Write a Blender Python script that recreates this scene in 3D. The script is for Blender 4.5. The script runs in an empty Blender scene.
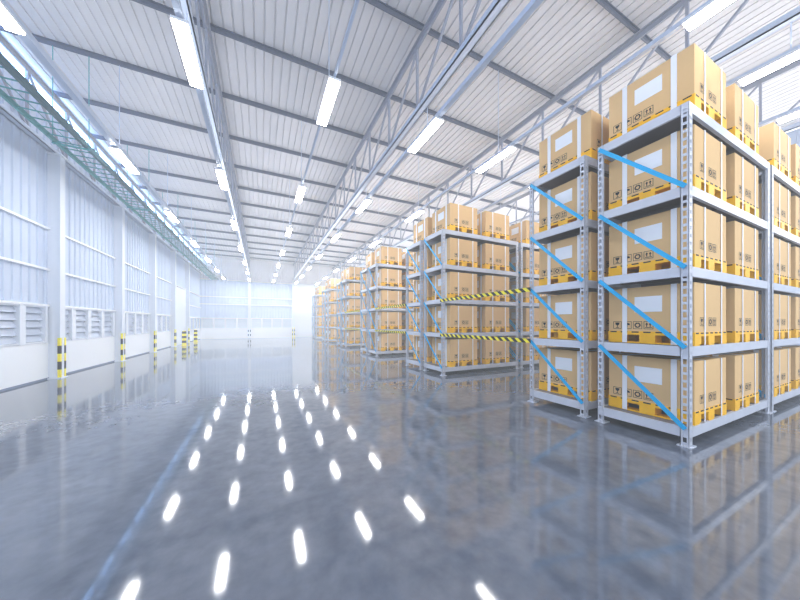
import bpy, math, random
random.seed(4)
R = math.radians
C = bpy.context.scene.collection

# ------------------------------------------------------------------ materials
def mat(name, col, rough=0.5, metal=0.0, spec=0.5, noise=None, emis=None, emis_s=0.0, bump=None):
    m = bpy.data.materials.new(name); m.use_nodes = True
    nt = m.node_tree; b = nt.nodes['Principled BSDF']
    b.inputs['Base Color'].default_value = (*col, 1)
    b.inputs['Roughness'].default_value = rough
    b.inputs['Metallic'].default_value = metal
    b.inputs['Specular IOR Level'].default_value = spec
    if emis:
        b.inputs['Emission Color'].default_value = (*emis, 1)
        b.inputs['Emission Strength'].default_value = emis_s
    if noise:
        sc, amt = noise
        tc = nt.nodes.new('ShaderNodeTexCoord'); n = nt.nodes.new('ShaderNodeTexNoise')
        n.inputs['Scale'].default_value = sc; n.inputs['Detail'].default_value = 5
        nt.links.new(tc.outputs['Object'], n.inputs['Vector'])
        r = nt.nodes.new('ShaderNodeValToRGB')
        r.color_ramp.elements[0].position = .3; r.color_ramp.elements[1].position = .7
        r.color_ramp.elements[0].color = (*[c*(1-amt) for c in col], 1)
        r.color_ramp.elements[1].color = (*[min(1, c*(1+amt)) for c in col], 1)
        nt.links.new(n.outputs['Fac'], r.inputs['Fac'])
        nt.links.new(r.outputs['Color'], b.inputs['Base Color'])
    return m

M = {}
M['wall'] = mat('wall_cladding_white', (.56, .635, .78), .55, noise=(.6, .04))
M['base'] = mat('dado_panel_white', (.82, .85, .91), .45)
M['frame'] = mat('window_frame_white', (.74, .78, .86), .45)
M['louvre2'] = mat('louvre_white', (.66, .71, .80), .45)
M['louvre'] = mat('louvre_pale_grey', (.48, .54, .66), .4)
M['ceil'] = mat('roof_sheet_grey', (.66, .65, .68), .5, noise=(.5, .05))
M['column'] = mat('column_paint', (.72, .76, .84), .45)
M['steel'] = mat('truss_paint_grey', (.33, .35, .43), .45)
M['rail'] = mat('lighting_rail_paint', (.55, .62, .76), .4)
M['purlin'] = mat('purlin_dark_grey', (.13, .15, .21), .45)
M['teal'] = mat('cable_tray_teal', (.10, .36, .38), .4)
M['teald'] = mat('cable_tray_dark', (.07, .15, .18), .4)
M['rack'] = mat('rack_light_grey_paint', (.56, .59, .68), .38, noise=(3, .04))
M['deck'] = mat('shelf_deck_shade_grey', (.20, .19, .215), .45)  # shade of the shelf undersides is put into this colour
M['blue'] = mat('brace_blue_paint', (.0, .40, .76), .4)
M['carton'] = mat('cardboard_tan', (.72, .49, .255), .75, spec=.2, noise=(1.6, .05))
M['pallet'] = mat('pallet_yellow', (.95, .52, .008), .5, noise=(4, .06))
M['strap'] = mat('strap_white', (.84, .85, .90), .4)
M['label'] = mat('label_white', (.84, .86, .92), .5)
M['ink'] = mat('ink_black', (.03, .03, .035), .6)
M['yellow'] = mat('safety_yellow', (.90, .78, .03), .45)
M['black'] = mat('safety_black', (.015, .015, .015), .45)
M['lamp'] = mat('lamp_diffuser', (.9, .9, .9), .4, emis=(1.0, .985, .96), emis_s=17.0)
M['lamp2'] = mat('lamp_diffuser_bright', (.9, .9, .9), .4, emis=(1.0, .99, .97), emis_s=36.0)
M['housing'] = mat('lamp_housing_white', (.75, .78, .85), .4)
M['sky'] = mat('skylight_glazing', (.6, .7, .85), .3, emis=(.34, .60, 1.0), emis_s=9)
M['fillr'] = mat('side_fill_glow', (.8, .8, .8), .3, emis=(1.0, .97, .94), emis_s=2.4)
M['door'] = mat('door_white', (.74, .79, .87), .45)
M['plain'] = mat('plain_partition', (.74, .78, .86), .5)

def floor_mat():
    m = bpy.data.materials.new('polished_concrete'); m.use_nodes = True
    nt = m.node_tree; b = nt.nodes['Principled BSDF']; L = nt.links.new
    tc = nt.nodes.new('ShaderNodeTexCoord')
    n1 = nt.nodes.new('ShaderNodeTexNoise'); n1.inputs['Scale'].default_value = .9; n1.inputs['Detail'].default_value = 8; n1.inputs['Roughness'].default_value = .62
    n1.inputs['Distortion'].default_value = .6
    L(tc.outputs['Object'], n1.inputs['Vector'])
    n2 = nt.nodes.new('ShaderNodeTexNoise'); n2.inputs['Scale'].default_value = 7; n2.inputs['Detail'].default_value = 6
    L(tc.outputs['Object'], n2.inputs['Vector'])
    mx = nt.nodes.new('ShaderNodeMix'); mx.data_type = 'FLOAT'; mx.inputs[0].default_value = .4
    L(n1.outputs['Fac'], mx.inputs[2]); L(n2.outputs['Fac'], mx.inputs[3])
    r = nt.nodes.new('ShaderNodeValToRGB')
    r.color_ramp.elements[0].position = .36; r.color_ramp.elements[1].position = .66
    r.color_ramp.elements[0].color = (.110, .132, .178, 1); r.color_ramp.elements[1].color = (.200, .222, .272, 1)
    L(mx.outputs[0], r.inputs['Fac']); L(r.outputs['Color'], b.inputs['Base Color'])
    rr = nt.nodes.new('ShaderNodeMapRange'); rr.inputs['To Min'].default_value = .058; rr.inputs['To Max'].default_value = .072
    L(n1.outputs['Fac'], rr.inputs['Value']); L(rr.outputs['Result'], b.inputs['Roughness'])
    b.inputs['IOR'].default_value = 1.9
    return m
M['floor'] = floor_mat()

# ------------------------------------------------------------------ mesh builder
class MB:
    def __init__(s): s.v = []; s.f = []; s.mi = []
    def box(s, x0, x1, y0, y1, z0, z1, mi=0):
        if x0 > x1: x0, x1 = x1, x0
        if y0 > y1: y0, y1 = y1, y0
        if z0 > z1: z0, z1 = z1, z0
        n = len(s.v)
        s.v += [(x0,y0,z0),(x1,y0,z0),(x1,y1,z0),(x0,y1,z0),(x0,y0,z1),(x1,y0,z1),(x1,y1,z1),(x0,y1,z1)]
        s.f += [tuple(n+i for i in q) for q in ((0,3,2,1),(4,5,6,7),(0,1,5,4),(1,2,6,5),(2,3,7,6),(3,0,4,7))]
        s.mi += [mi]*6; return s
    def bar(s, p, q, w, h, mi=0, up=(0,0,1)):
        """a rectangular bar from p to q; w across, h along 'up'"""
        from mathutils import Vector as V
        p, q = V(p), V(q); d = (q-p).normalized(); u = V(up)
        if abs(d.dot(u)) > .99: u = V((0,1,0))
        a = d.cross(u).normalized(); b = a.cross(d).normalized()
        n = len(s.v)
        for c in (p, q):
            for i, j in ((-1,-1),(1,-1),(1,1),(-1,1)):
                s.v.append(tuple(c + a*(i*w/2) + b*(j*h/2)))
        s.f += [tuple(n+i for i in t) for t in ((3,2,1,0),(4,5,6,7),(0,1,5,4),(1,2,6,5),(2,3,7,6),(3,0,4,7))]
        s.mi += [mi]*6; return s
    def cyl(s, x, y, z0, z1, r, n=12, mi=0, r2=None):
        r2 = r if r2 is None else r2
        k = len(s.v)
        for z, rr in ((z0, r), (z1, r2)):
            for i in range(n):
                a = 2*math.pi*i/n; s.v.append((x+rr*math.cos(a), y+rr*math.sin(a), z))
        for i in range(n):
            j = (i+1) % n; s.f.append((k+i, k+j, k+n+j, k+n+i)); s.mi.append(mi)
        s.f.append(tuple(k+n-1-i for i in range(n))); s.f.append(tuple(k+n+i for i in range(n))); s.mi += [mi, mi]
        return s
    def poly(s, pts, mi=0):
        n = len(s.v); s.v += list(pts); s.f.append(tuple(range(n, n+len(pts)))); s.mi.append(mi); return s
    def mesh(s, name, mats):
        me = bpy.data.meshes.new(name); me.from_pydata(s.v, [], s.f)
        for m in (mats if isinstance(mats, (list, tuple)) else [mats]): me.materials.append(m)
        if any(s.mi): me.polygons.foreach_set('material_index', s.mi)
        me.update(); return me
    def build(s, name, mats, parent=None, loc=None, bevel=0):
        return link(name, s.mesh(name, mats), parent, loc, bevel)

def link(name, me, parent=None, loc=None, bevel=0):
    o = bpy.data.objects.new(name, me); C.objects.link(o)
    if parent: o.parent = parent
    if loc: o.location = loc
    if bevel:
        b = o.modifiers.new('bevel', 'BEVEL'); b.width = bevel; b.segments = 2; b.limit_method = 'ANGLE'
    return o
def tag(o, label=None, cat=None, group=None, kind=None):
    if label: o['label'] = label
    if cat: o['category'] = cat
    if group: o['group'] = group
    if kind: o['kind'] = kind
    return o
def thing(name, loc, label, cat, group=None):
    o = bpy.data.objects.new(name, None); o.empty_display_size = .2; C.objects.link(o); o.location = loc
    return tag(o, label, cat, group)
def struct(mb, name, mats, **k): return tag(mb.build(name, mats, **k), kind='structure')
def dup(root, loc, label, group=None):
    r = root.copy(); C.objects.link(r); r.location = loc; r['label'] = label
    if group: r['group'] = group
    for ch in root.children:
        c = ch.copy(); C.objects.link(c); c.parent = r
        for g in ch.children:
            d = g.copy(); C.objects.link(d); d.parent = c
    return r

ORD = ['first','second','third','fourth','fifth','sixth','seventh','eighth','ninth','tenth','eleventh','twelfth',
       'thirteenth','fourteenth','fifteenth','sixteenth','seventeenth','eighteenth','nineteenth','twentieth']

# ------------------------------------------------------------------ room dimensions (metres)
XL, XR, YB, YF, ZC = -5.50, 16.4, 34.2, -6.0, 8.32
G = 4.4

# floor, ceiling
struct(MB().box(XL-.3, XR+.3, YF, YB+.3, -.2, 0), 'floor', M['floor'])
cb = MB()
x = XL-.5
prof = []
while x < XR+.3:
    prof += [(x, ZC), (x+.17, ZC), (x+.18, ZC+.028), (x+.20, ZC+.028)]
    x += .21
n0 = len(cb.v)
for (px, pz) in prof: cb.v += [(px, YF, pz), (px, YB+.3, pz)]
for i in range(len(prof)-1):
    a = n0+2*i; cb.f.append((a, a+1, a+3, a+2)); cb.mi.append(0)
cb.box(XL-.5, XR+.3, YF, YB+.3, ZC+.03, ZC+.12)
struct(cb, 'ceiling', M['ceil'])

def ribbed(mb, axis, c, a0, a1, z0, z1, pitch, depth, sgn, mi=0):
    """trapezoid-ribbed cladding; axis 'x': plane at x=c running along y"""
    prof = []; a = a0
    while a < a1-1e-6:
        for da, dd in ((0,0), (pitch*.62,0), (pitch*.68,depth), (pitch*.94,depth)):
            prof.append((min(a+da, a1), c+sgn*dd))
        a += pitch
    prof.append((a1, c))
    n = len(mb.v)
    for t, d in prof:
        for z in (z0, z1): mb.v.append((d, t, z) if axis == 'x' else (t, d, z))
    for i in range(len(prof)-1):
        k = n+2*i; mb.f.append((k, k+2, k+3, k+1)); mb.mi.append(mi)

# left wall: ribbed sheet above louvre windows above a smooth dado
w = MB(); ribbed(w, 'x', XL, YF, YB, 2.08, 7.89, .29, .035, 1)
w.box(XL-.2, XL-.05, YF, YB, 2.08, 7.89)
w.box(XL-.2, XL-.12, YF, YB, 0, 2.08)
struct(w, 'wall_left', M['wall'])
struct(MB().box(XL-.12, XL+.05, YF, YB, 0, 1.04), 'baseboard_left', M['base'])
M['joint'] = mat('floor_joint_blue_grey', (.16, .20, .30), .6)
struct(MB().box(XL+.04, XL+.065, YF, YB, 0, .045), 'trim_0', M['joint'])
tn = [0]
def trim(mb, m):
    tn[0] += 1; return struct(mb, 'trim_%d' % tn[0], m)
for z in (2.1, 3.12, 4.28):
    trim(MB().box(XL-.02, XL+.09, YF, YB, z-.03, z+.03), M['base'])
COLY = [3.6, 7.7, 11.77, 15.85, 19.92, 24.0, 28.08]
wn = [0]
def louvre_left(y0, y1):
    wn[0] += 1
    f = MB(); f.box(XL-.1, XL+.05, y0, y1, 1.03, 1.08).box(XL-.1, XL+.05, y0, y1, 2.03, 2.08)
    n = 4; st = (y1-y0)/n
    for i in range(n+1):
        c = y0+i*st; f.box(XL-.1, XL+.07, max(y0, c-.1), min(y1, c+.1), 1.04, 2.07)
    o = struct(f, 'window_%d' % wn[0], M['frame'])
    s = MB()
    for k in range(5):
        z = 1.10+k*.195
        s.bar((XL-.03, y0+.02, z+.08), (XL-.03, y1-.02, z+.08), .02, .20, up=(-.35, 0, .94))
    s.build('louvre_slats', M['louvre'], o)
ys = [YF+.0] + COLY[:5]
for i in range(len(COLY)):
    a = (COLY[i-1] if i else -1.4)+.15; b = COLY[i]-.15
    if i == 6: continue
    louvre_left(a, b)
# big blank door between the last two columns and its neighbour
d = MB().box(XL-.1, XL+.11, COLY[5]+.3, COLY[6]-.3, 0.0, 4.2)
for z in (.6, 1.2, 1.8, 2.4, 3.0, 3.6): d.box(XL+.10, XL+.125, COLY[5]+.3, COLY[6]-.3, z-.015, z+.015)
struct(d, 'door_1', M['door'])
louvre_left(COLY[6]+.2, YB-.2)

# clerestory glazing above the left wall sheet
cl = MB().box(XL-.30, XL-.24, YF, YB, 7.9, 8.27)
wn[0] += 1
cg = struct(cl, 'window_%d' % wn[0], M['sky'])
cm = MB()
y = YF
while y < YB: cm.box(XL-.30, XL-.21, y, y+.05, 7.9, 8.27); y += 1.1
cm.build('glazing_bar', M['frame'], cg)

# back wall
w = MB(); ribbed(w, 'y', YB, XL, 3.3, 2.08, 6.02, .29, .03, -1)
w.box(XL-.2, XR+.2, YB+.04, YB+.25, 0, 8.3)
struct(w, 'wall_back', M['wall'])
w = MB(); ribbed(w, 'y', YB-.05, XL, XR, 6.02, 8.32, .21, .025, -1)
trim(w, M['ceil'])
struct(MB().box(XL, 3.3, YB-.10, YB+.03, 0, 1.04), 'baseboard_back', M['base'])
for z in (2.1, 3.52, 4.28, 6.02):
    trim(MB().box(XL, 3.3, YB-.12, YB+.02, z-.035, z+.035), M['base'])
trim(MB().box(3.3, XR, YB-.14, YB+.03, 0, 6.02), M['plain'])
for (a, b) in ((XL+.15, -1.25), (-.95, 3.15)):
    wn[0] += 1
    f = MB().box(a, b, YB-.1, YB+.03, 1.03, 1.09).box(a, b, YB-.1, YB+.03, 2.03, 2.08)
    for i in range(5):
        c = a+(b-a)*i/4; f.box(max(a, c-.08), min(b, c+.08), YB-.11, YB+.03, 1.04, 2.07)
    o = struct(f, 'window_%d' % wn[0], M['frame'])
    s = MB()
    for k in range(5):
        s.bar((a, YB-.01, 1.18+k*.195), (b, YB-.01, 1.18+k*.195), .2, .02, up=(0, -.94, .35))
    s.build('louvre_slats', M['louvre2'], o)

# right wall with a long glowing band added to brighten the roof near it
w = MB(); ribbed(w, 'x', XR, YF, YB, 0, 4.2, .29, .035, -1); w.box(XR+.05, XR+.2, YF, YB, 0, 4.2)
ribbed(w, 'x', XR, YF, YB, 7.4, 8.3, .29, .035, -1)
struct(w, 'wall_right', M['wall'])
wn[0] += 1
o = struct(MB().box(XR+.02, XR+.08, YF, YB, 4.2, 7.4), 'window_%d' % wn[0], M['fillr'])
m_ = MB(); y = YF
while y < YB: m_.box(XR-.05, XR+.02, y, y+.06, 4.2, 7.4); y += 1.1
m_.build('glazing_bar', M['frame'], o)

# ------------------------------------------------------------------ columns with striped corner guards
def stripes(mb, x0, x1, y0, y1, z0, z1, n, first=0):
    h = (z1-z0)/n
    for i in range(n):
        mb.box(x0, x1, y0, y1, z0+i*h, z0+(i+1)*h, (i+first) % 2)
    return mb
def column_left(y, label, top=6.47):
    t = thing('steel_column', (XL, y, 0), label, 'column', 'columns along the left wall')
    p = MB().box(-.03, .28, -.09, .09, 0, top).box(.27, .30, -.12, .12, 0, top)
    p.build('column_post', M['column'], t)
    MB().box(-.0, .34, -.17, .17, 0, .03).build('base_plate', M['column'], t)
    for s in (-1, 1):
        g = stripes(MB(), .295, .31, s*.12-s*.05, s*.12, .03, 1.17, 5)
        stripes(g, .25, .31, s*.12, s*.135, .03, 1.17, 5)
        g.build('corner_guard', [M['yellow'], M['black']], t)
    MB().box(-.02, .34, -.15, .15, top-.03, top).build('cap_plate', M['column'], t)
names = ['left wall column at the near edge, before the first striped guard in view', None]
for i, y in enumerate(COLY):
    if i == 0: continue
    lab = {1: 'white steel column on left wall nearest the camera with striped guard',
           2: 'white column on left wall with the largest visible yellow and black guard',
           3: 'white column on left wall, second striped guard from the front',
           4: 'white column on left wall, third striped guard from the front',
           5: 'white column at near side of the plain door, behind a bollard',
           6: 'white column at far side of the plain door near back corner'}[i]
    if y > 9: column_left(y, lab)
for X, lab in ((-1.1, 'white back wall column in the middle with striped corner guards'),
               (3.3, 'white back wall column nearest the racks with striped corner guards')):
    t = thing('steel_column', (X, YB, 0), lab, 'column', 'columns on the back wall')
    MB().box(-.13, .13, -.28, -.02, 0, 6.3).build('column_post', M['column'], t)
    for s in (-1, 1):
        g = stripes(MB(), s*.13-s*.06, s*.15, -.30, -.27, 0, 1.1, 5)
        g.build('corner_guard', [M['column'], M['black']] if X < 0 else [M['yellow'], M['black']], t)
# bollards
for (x, y, lab) in ((-4.92, 24.9, 'yellow and black striped bollard, nearer one by the plain door'),
                    (-4.93, 28.9, 'yellow and black striped bollard, farther one near the back corner')):
    t = thing('safety_bollard', (x, y, 0), lab, 'bollard', 'bollards by the door')
    p = MB()
    for i in range(6): p.cyl(0, 0, .02+i*.165, .02+(i+1)*.165, .13, 16, i % 2)
    p.cyl(0, 0, 1.01, 1.05, .13, 16, 0, .07)
    p.build('post', [M['yellow'], M['black']], t)
    MB().cyl(0, 0, 0, .02, .19, 16).build('base_plate', M['yellow'], t)

# ------------------------------------------------------------------ roof steel
y = 3.42-2.09*4; k = 0
pl = []
while y < YB-.1:
    pl.append(y); y += 2.09
first_vis = [p for p in pl if p > 0]
for i, y in enumerate(pl):
    m = MB().box(XL, XR, y-.02, y+.02, 8.20, 8.212).box(XL, XR, y-.008, y+.008, 8.21, 8.31).box(XL, XR, y-.035, y+.035, 8.30, 8.32)
    o = m.build('roof_purlin', M['purlin'])
    tag(o, 'dark purlin crossing under the roof sheets, %s counting from the near end' % ORD[i], 'purlin', 'roof purlins')
TX = [(-5.38, 'first roof truss, hugging the left wall above the cable tray'),
      (-1.08, 'second roof truss from the left wall, above a light row'),
      (3.32, 'third roof truss from the left wall, over the open aisle beside the racks'),
      (7.72, 'fourth roof truss from the left wall, above the racks'),
      (12.12, 'fifth roof truss from the left wall, farthest right')]
NY = [4.2+1.63*k for k in range(-5, 19)]
post_me = MB().bar((0, 0, 6.6), (0, 0, 8.1), .05, .05).mesh('truss_post', M['steel'])
diag_me = MB().bar((0, 0, 8.08), (0, 1.63, 6.6), .045, .045, up=(1, 0, 0)).mesh('truss_diagonal', M['steel'])
gus_me = MB().box(-.012, .012, -.12, .12, 7.98, 8.1).mesh('gusset', M['steel'])
for X, lab in TX:
    t = thing('roof_truss', (X, 0, 0), lab, 'truss', 'roof trusses')
    tc = MB(); tc.box(-.07, .07, YF, YB-.06, 8.175, 8.195).box(-.02, .02, YF, YB-.06, 8.06, 8.18)
    tc.build('top_chord', M['steel'], t)
    MB().box(-.075, .075, YF, YB-.06, 6.50, 6.52).box(-.075, -.055, YF, YB-.06, 6.50, 6.62).box(.055, .075, YF, YB-.06, 6.50, 6.62).build('bottom_chord', M['rail'], t)
    for i, y in enumerate(NY):
        link('truss_post', post_me, t, (0, y, 0))
        if i < len(NY)-1: link('truss_diagonal', diag_me, t, (0, y, 0))

# ------------------------------------------------------------------ light rows
LR = [-3.26, -1.05, 1.18, 3.40, 5.57, 7.75, 9.95, 12.15]
LY = [1.25+4.4*k for k in range(8)]
rail_w = [.12, .09, .04, .09, .07, .07, .07, .07]
ROWN = ['row by left wall', 'second row from left wall', 'third row from left wall', 'fourth row from left wall',
        'row above the rack ends', 'row over the first rack bays', 'row over the second rack bays', 'rightmost row']
diff_me = MB().box(-.095, .095, -.615, .615, 5.895, 5.92).mesh('diffuser', M['lamp'])
diff2_me = MB().box(-.095, .095, -.615, .615, 5.895, 5.92).mesh('diffuser', M['lamp2'])
hous_me = MB().box(-.105, .105, -.63, .63, 5.92, 5.965).box(-.03, .03, -.5, .5, 5.965, 5.985).mesh('housing', M['housing'])
for i, X in enumerate(LR):
    t = thing('lighting_rail', (X, 0, 0), 'long straight suspended rail carrying the ' + ROWN[i] + ' of strip lights', 'rail', 'lighting rails')
    h = rail_w[i]
    MB().box(-h/2, h/2, YF, YB-.1, 5.98, 5.98+max(h, .05)).build('rail_bar', M['rail'], t)
    rods = MB()
    if i not in (1, 3, 5):
        for y in pl[1::2]: rods.cyl(0, y, 6.03, 8.2, .008, 6)
        rods.build('suspension_rods', M['rail'], t)
    else:
        for y in pl[1::2]: rods.cyl(0, y, 6.03, 6.5, .01, 6)
        rods.build('suspension_rods', M['rail'], t)
    for k, y in enumerate(LY):
        yy = y + (.15 if i == 4 and k == 0 else 0)
        l = thing('ceiling_light', (X, y, 0), 'glowing white strip light, %s from the front in %s' % (ORD[k] if k else 'nearest', ROWN[i]), 'ceiling light', 'suspended strip lights')
        link('diffuser', diff_me if k < 2 else diff2_me, l); link('housing', hous_me, l)

# ------------------------------------------------------------------ cable tray by the left wall
t = thing('cable_tray', (0, 0, 0), 'teal wire cable tray hung on rods along the top of the left wall', 'cable tray')
xa, xb, zt = -4.42, -3.87, 5.95
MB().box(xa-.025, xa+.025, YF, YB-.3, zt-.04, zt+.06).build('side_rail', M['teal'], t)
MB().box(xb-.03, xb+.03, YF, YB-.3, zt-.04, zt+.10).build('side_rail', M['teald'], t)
r = MB(); y = YF+.1
while y < YB-.4: r.bar((xa, y, zt), (xb, y, zt), .02, .02); y += .3
for xx in (xa+.275,): r.box(xx-.006, xx+.006, YF, YB-.3, zt+.01, zt+.02)
r.build('tray_mesh', M['teal'], t)
for y in pl[1::2]:
    hg = MB()
    hg.bar((xa-.04, y, zt-.06), (xb+.06, y, zt-.06), .045, .03, 0)
    hg.cyl(xa-.03, y, zt-.06, 8.2, .009, 6).cyl(xb+.045, y, zt-.06, 8.2, .009, 6)
    hg.build('trapeze_hanger', M['teal'], t)

# ------------------------------------------------------------------ racks
LV = [.24, 1.29, 2.33, 3.38, 4.45]      # deck tops
RL, RD, RH = 3.21, 1.10, 4.45
def perf(mb, x0, x1, y0, y1, axis, n=44):
    """perforated strip; the long slots are real openings"""
    if axis == 'y':      # face normal x, spans y
        wd = y1-y0
        mb.box(x0, x1, y0, y0+wd*.27, 0, RH).box(x0, x1, y1-wd*.27, y1, 0, RH)
        for i in range(n):
            z = .02+i*RH/n; mb.box(x0, x1, y0+wd*.27, y1-wd*.27, z, z+.034)
    else:
        wd = x1-x0
        mb.box(x0, x0+wd*.36, y0, y1, 0, RH).box(x1-wd*.36, x1, y0, y1, 0, RH)
        for i in range(n):
            z = .02+i*RH/n; mb.box(x0+wd*.36, x1-wd*.36, y0, y1, z, z+.055)
def upright_mesh(sx, sy):
    """corner post; sx, sy = direction towards the rack interior"""
    m = MB(); a = .0
    W, D, T = .10, .085, .006
    perf(m, *sorted((0, sx*T)), *sorted((0, sy*D)), 'y')
    perf(m, *sorted((0, sx*W)), *sorted((0, sy*T)), 'x')
    m.box(sx*W, sx*(W-T), 0, sy*.03, 0, RH).box(0, sx*.03, sy*D, sy*(D-T), 0, RH)
    m.box(-sx*.03, sx*.13, -sy*.03, sy*.115, 0, .012)
    return m.mesh('upright', M['rack'])
UP = {(sx, sy): upright_mesh(sx, sy) for sx in (-1, 1) for sy in (-1, 1)}
def shelf_mesh():
    m = MB()
    m.box(.01, RL-.01, .01, RD-.01, -.03, 0, 1)
    for y0, y1 in ((.004, .045), (RD-.045, RD-.004)): m.box(.008, RL-.008, y0, y1, -.125, .004, 0)
    for x0, x1 in ((.008, .045), (RL-.045, RL-.008)): m.box(x0, x1, .008, RD-.008, -.125, .004, 0)
    for i in range(1, 5): m.box(RL*i/5-.03, RL*i/5+.03, .04, RD-.04, -.08, -.03, 1)
    return m.mesh('shelf', [M['rack'], M['deck']])
SH = shelf_mesh()
def brace_mesh(z0, z1):
    return MB().bar((0, .035, z0), (0, RD-.03, z1), .012, .055, up=(0, 0, 1)).mesh('brace', M['blue'])
BR = [brace_mesh(LV[i]-.01, LV[i+1]-.05) for i in range(4)]
def make_rack(loc, label):
    t = thing('storage_rack', loc, label, 'rack', 'bays of grey storage racking')
    for sx, x in ((1, 0), (-1, RL)):
        for sy, y in ((1, 0), (-1, RD)):
            link('upright', UP[(sx, sy)], t, (x, y, 0))
    for z in LV: link('shelf', SH, t, (0, 0, z))
    for b in BR:
        link('diagonal_brace', b, t, (-.008, 0, 0)); link('diagonal_brace', b, t, (RL+.008, 0, 0))
    return t

# ------------------------------------------------------------------ strapped pallet load
BW, BD, PZ, BT = 1.08, 1.03, .18, .845
def pallet_mesh():
    m = MB()
    # top deck with dark slots along its edge, blocks, bottom skids
    m.box(0, BW, 0, BD, .125, PZ)
    for (n, ax) in ((7, 'x'), (7, 'y')):
        for i in range(n):
            c = (i+.5)/n
            if ax == 'x':
                for y0, y1 in ((-.002, .003), (BD-.003, BD+.002)): m.box(BW*c-.045, BW*c+.045, y0, y1, PZ-.022, PZ-.004, 1)
            else:
                for x0, x1 in ((-.002, .003), (BW-.003, BW+.002)): m.box(x0, x1, BD*c-.045, BD*c+.045, PZ-.022, PZ-.004, 1)
    for fx in (0, .5, 1):
        for fy in (0, .5, 1):
            wx, wy = .20, .19
            x = fx*(BW-wx); y = fy*(BD-wy)
            m.box(x, x+wx, y, y+wy, .018, .126)
    for fx in (0, .5, 1):
        m.box(fx*(BW-.16), fx*(BW-.16)+.16, 0, BD, 0, .02)
    return m.mesh('pallet', [M['pallet'], M['ink']])
def label_mesh(x0, x1):
    m = MB(); m.box(x0, x1, .34, .67, .47, .70)
    return m.mesh('shipping_label', M['label'])
def glyph(m, kind, f, s):
    """a boxed handling symbol; f(u,v,d) maps the symbol plane to 3-D (u right, v up, 0..1), s unused"""
    def q(pts, d=0): m.poly([f(u, v, d) for u, v in pts], 1)
    def rect(a, b, c, d_): q([(a, b), (c, b), (c, d_), (a, d_)])
    e = .055
    rect(0, 0, 1, e); rect(0, 1-e, 1, 1); rect(0, e, e, 1-e); rect(1-e, e, 1, 1-e)
    if kind == 0:      # goblet
        q([(.25, .85), (.28, .60), (.45, .44), (.55, .44), (.72, .60), (.75, .85)])
        rect(.465, .2, .535, .46); rect(.32, .13, .68, .2)
    elif kind == 1:    # umbrella
        q([(.15, .5), (.25, .72), (.5, .84), (.75, .72), (.85, .5)]); rect(.47, .18, .53, .52); rect(.35, .15, .53, .21)
    elif kind == 2:    # three chasing arrows
        for a in range(3):
            a0 = R(90+120*a)
            pts = []
            for t in range(6):
                an = a0 - R(95)*t/5; pts.append((.5+.34*math.cos(an), .5+.34*math.sin(an)))
            for t in range(5, -1, -1):
                an = a0 - R(95)*t/5; pts.append((.5+.2*math.cos(an), .5+.2*math.sin(an)))
            for t in range(5):
                q([pts[t], pts[t+1], pts[10-t], pts[11-t]])
            an = a0-R(95); en = a0-R(122)
            q([(.5+.42*math.cos(an), .5+.42*math.sin(an)), (.5+.27*math.cos(en), .5+.27*math.sin(en)), (.5+.12*math.cos(an), .5+.12*math.sin(an))])
    else:              # two arrows up over a bar
        for c in (.32, .68):
            q([(c-.15, .58), (c+.15, .58), (c, .86)]); rect(c-.05, .3, c+.05, .6)
        rect(.15, .16, .85, .24)
def carton_mesh():
    m = MB(); m.box(.005, BW-.005, .005, BD-.005, PZ, BT)
    s = .115; z0 = .215
    # label sides (faces -x and +x): read left to right
    for i, k in enumerate((0, 1, 2, 3)):
        u0 = .96-.135*i
        glyph(m, k, lambda u, v, d, u0=u0: (.002, u0-u*s, z0+v*s), s)
        v0 = .07+.135*i
        glyph(m, k, lambda u, v, d, v0=v0: (BW-.002, v0+u*s, z0+v*s), s)
    s2 = .115
    for i, k in ((0, 0), (2, 2), (3, 3)):
        x0 = .17+.14*i
        glyph(m, k, lambda u, v, d, x0=x0: (x0+u*s2, .002, z0+.05+v*s2), s2)
        glyph(m, k, lambda u, v, d, x0=x0: (BW-x0-u*s2, BD-.002, z0+.05+v*s2), s2)
    return m.mesh('cardboard_box', [M['carton'], M['ink']])
def strap_mesh(kind, c, wd):
    m = MB(); T = .004
    z1 = BT+T
    if kind == 'x':      # loop lying in a plane x=c, visible on front/back faces
        a, b = c-wd/2, c+wd/2
        m.box(a, b, -T, 0, 0.004, z1).box(a, b, BD, BD+T, 0.004, z1).box(a, b, -T, BD+T, BT+.001, z1)
    else:
        a, b = c-wd/2, c+wd/2
        m.box(-T, 0, a, b, 0.004, z1).box(BW, BW+T, a, b, 0.004, z1).box(-T, BW+T, a, b, BT+.002, z1+.001)
    return m.mesh('strap', M['strap'])
PM, CM = pallet_mesh(), carton_mesh()
LM = [label_mesh(.001, .006), label_mesh(BW-.006, BW-.001)]
ST = [strap_mesh('x', .315, .035), strap_mesh('x', .885, .035), strap_mesh('y', .80, .065), strap_mesh('y', .21, .065)]
def make_load(loc, label, group):
    t = thing('pallet_load', loc, label, 'boxed pallet', group)
    link('pallet', PM, t)
    c = link('cardboard_box', CM, t)
    for l in LM: link('shipping_label', l, c)
    for s in ST: link('strap', s, t)
    return t

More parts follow.
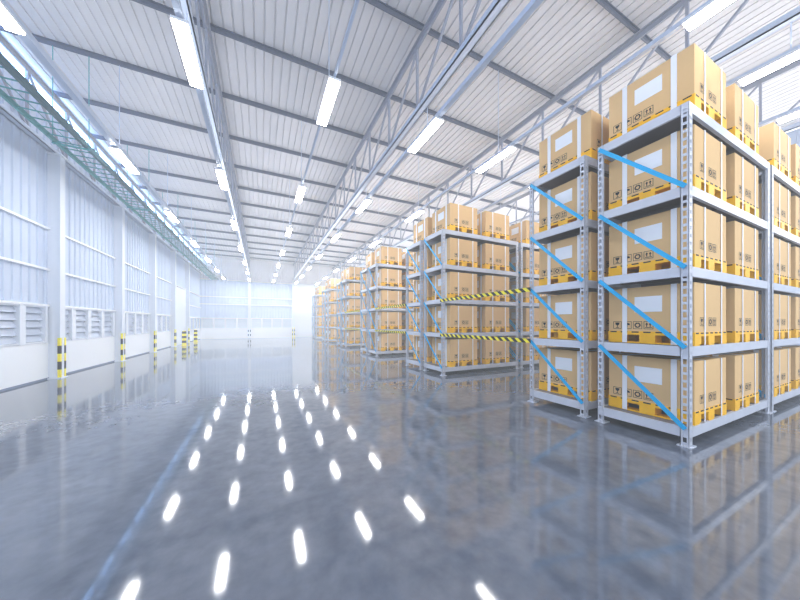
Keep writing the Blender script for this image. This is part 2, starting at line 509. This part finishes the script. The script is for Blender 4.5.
ROW = ['nearest row', 'second row', 'third row', 'fourth row', 'fifth row', 'farthest row']
SHN = ['bottom shelf', 'second shelf', 'middle shelf', 'fourth shelf', 'top shelf']
BAYN = ['aisle-end bay', 'second bay from aisle', 'third bay from aisle']
NB = [2, 3, 2, 1, 1, 1]
proto_r = proto_l = None
for k in range(6):
    y0 = 1.62+5.48*k
    for side in range(2):
        sn = 'near-side rack' if side == 0 else 'far-side rack'
        yr = y0+side*1.30
        for b in range(NB[k]):
            xr = 4.92+b*3.33
            lab = 'grey steel shelving with blue braces, %s, %s of %s' % (BAYN[b], sn, ROW[k])
            if proto_r is None: proto_r = make_rack((xr, yr, 0), lab)
            else: dup(proto_r, (xr, yr, 0), lab)
            for li, z in enumerate(LV):
                for p in range(2):
                    xl = xr+.21+p*1.42+(.08 if k else 0); 
                    pos = ORD[b*2+p]+' from aisle' if (b or p) else 'at aisle end'
                    lab = 'strapped box on yellow pallet, %s, %s, %s of %s' % (SHN[li], pos, sn, ROW[k])
                    loc = (xl, yr+.015, z+.0045)
                    if proto_l is None: proto_l = make_load(loc, lab, 'strapped boxes on yellow pallets on the racks')
                    else: dup(proto_l, loc, lab)

# ------------------------------------------------------------------ hazard barriers between rows
def barrier(y0, y1, z, label):
    m = MB(); h = .085; L = y1-y0; n = int(L/.19); st = L/n
    X = 0
    # slanted stripes: parallelograms, clipped to the strip's ends
    def cl(v): return min(max(v, 0), L)
    for i in range(-1, 2*n+1):
        a = i*st/2; sl = .10
        pts = [(cl(a), -h/2), (cl(a+st/2), -h/2), (cl(a+st/2+sl), h/2), (cl(a+sl), h/2)]
        if abs(pts[0][0]-pts[1][0]) < 1e-5 and abs(pts[2][0]-pts[3][0]) < 1e-5: continue
        m.poly([(-.006, p[0], p[1]) for p in reversed(pts)], i % 2)
        m.poly([(.006, p[0], p[1]) for p in pts], i % 2)
    m.box(-.005, .005, 0, L, -h/2, h/2, 1)
    o = m.build('barrier_tape', [M['yellow'], M['black']], None, (4.885, y0, z))
    tag(o, label, 'barrier tape', 'hazard stripes between the rack rows')
RN = ['nearest and second', 'second and third', 'third and fourth', 'fourth and fifth', 'fifth and farthest']
for k in range(3):
    ya = 1.62+5.48*k+2.40; yb = 1.62+5.48*(k+1)
    barrier(ya-.05, yb+.08, 2.28, 'upper yellow and black striped barrier between the %s rack rows' % RN[k])
    barrier(ya-.05, yb+.08, 1.24, 'lower yellow and black striped barrier between the %s rack rows' % RN[k])

# ------------------------------------------------------------------ daylight and a thin self-glowing haze standing in for scattered light
wd = bpy.data.worlds.new('world'); bpy.context.scene.world = wd; wd.use_nodes = True
nt = wd.node_tree
bg = nt.nodes['Background']; bg.inputs['Color'].default_value = (.66, .81, 1.0, 1); bg.inputs['Strength'].default_value = 1.6
ab = nt.nodes.new('ShaderNodeVolumeAbsorption'); em = nt.nodes.new('ShaderNodeEmission')
DENS = .006
ab.inputs['Color'].default_value = (0, 0, 0, 1); ab.inputs['Density'].default_value = DENS
em.inputs['Color'].default_value = (.86, .93, 1.0, 1); em.inputs['Strength'].default_value = DENS*1.5
ad = nt.nodes.new('ShaderNodeAddShader'); nt.links.new(ab.outputs[0], ad.inputs[0]); nt.links.new(em.outputs[0], ad.inputs[1])
nt.links.new(ad.outputs[0], nt.nodes['World Output'].inputs['Volume'])

# unseen fill lamps added above the lighting rails to brighten the roof
def roof_fill(x, y0, y1, e, col):
    l = bpy.data.lights.new('roof_fill', 'AREA'); l.shape = 'RECTANGLE'; l.size = .16; l.size_y = y1-y0
    l.energy = e*(y1-y0); l.color = col
    o = bpy.data.objects.new('roof_fill', l); C.objects.link(o); o.location = (x, (y0+y1)/2, 6.14); o.rotation_euler = (R(180), 0, 0)
ROOF_FILLS = [(1.9, (1, .98, .96)), (1.1, (.95, .97, 1)), (.06, (.6, .78, 1)), (.5, (1, .92, .88)), (.7, (1, .93, .88)), (1.3, (1, .96, .93)), (2.2, (1, .98, .97)), (2.2, (1, .98, .97))]
for (e, c), X in zip(ROOF_FILLS, LR):
    roof_fill(X, -4, 10, e, c); roof_fill(X, 10, 33.5, max(e*.6, 1.0)*1.9, (1, .99, 1))

# ------------------------------------------------------------------ camera
cam = bpy.data.cameras.new('camera'); co = bpy.data.objects.new('camera', cam); C.objects.link(co)
co.location = (0, 0, 1.6); co.rotation_euler = (R(90), 0, -math.atan(139/283))
cam.sensor_width = 36; cam.lens = 36*283/800; cam.shift_y = 23/800; cam.clip_start = .05; cam.clip_end = 200
sc = bpy.context.scene; sc.camera = co
sc.view_settings.view_transform = 'Standard'; sc.view_settings.look = 'Medium High Contrast'
sc.view_settings.exposure = 0.3
sc.cycles.use_denoising = True
sc.cycles.max_bounces = 8; sc.cycles.diffuse_bounces = 4; sc.cycles.glossy_bounces = 3
sc.cycles.sample_clamp_indirect = 6
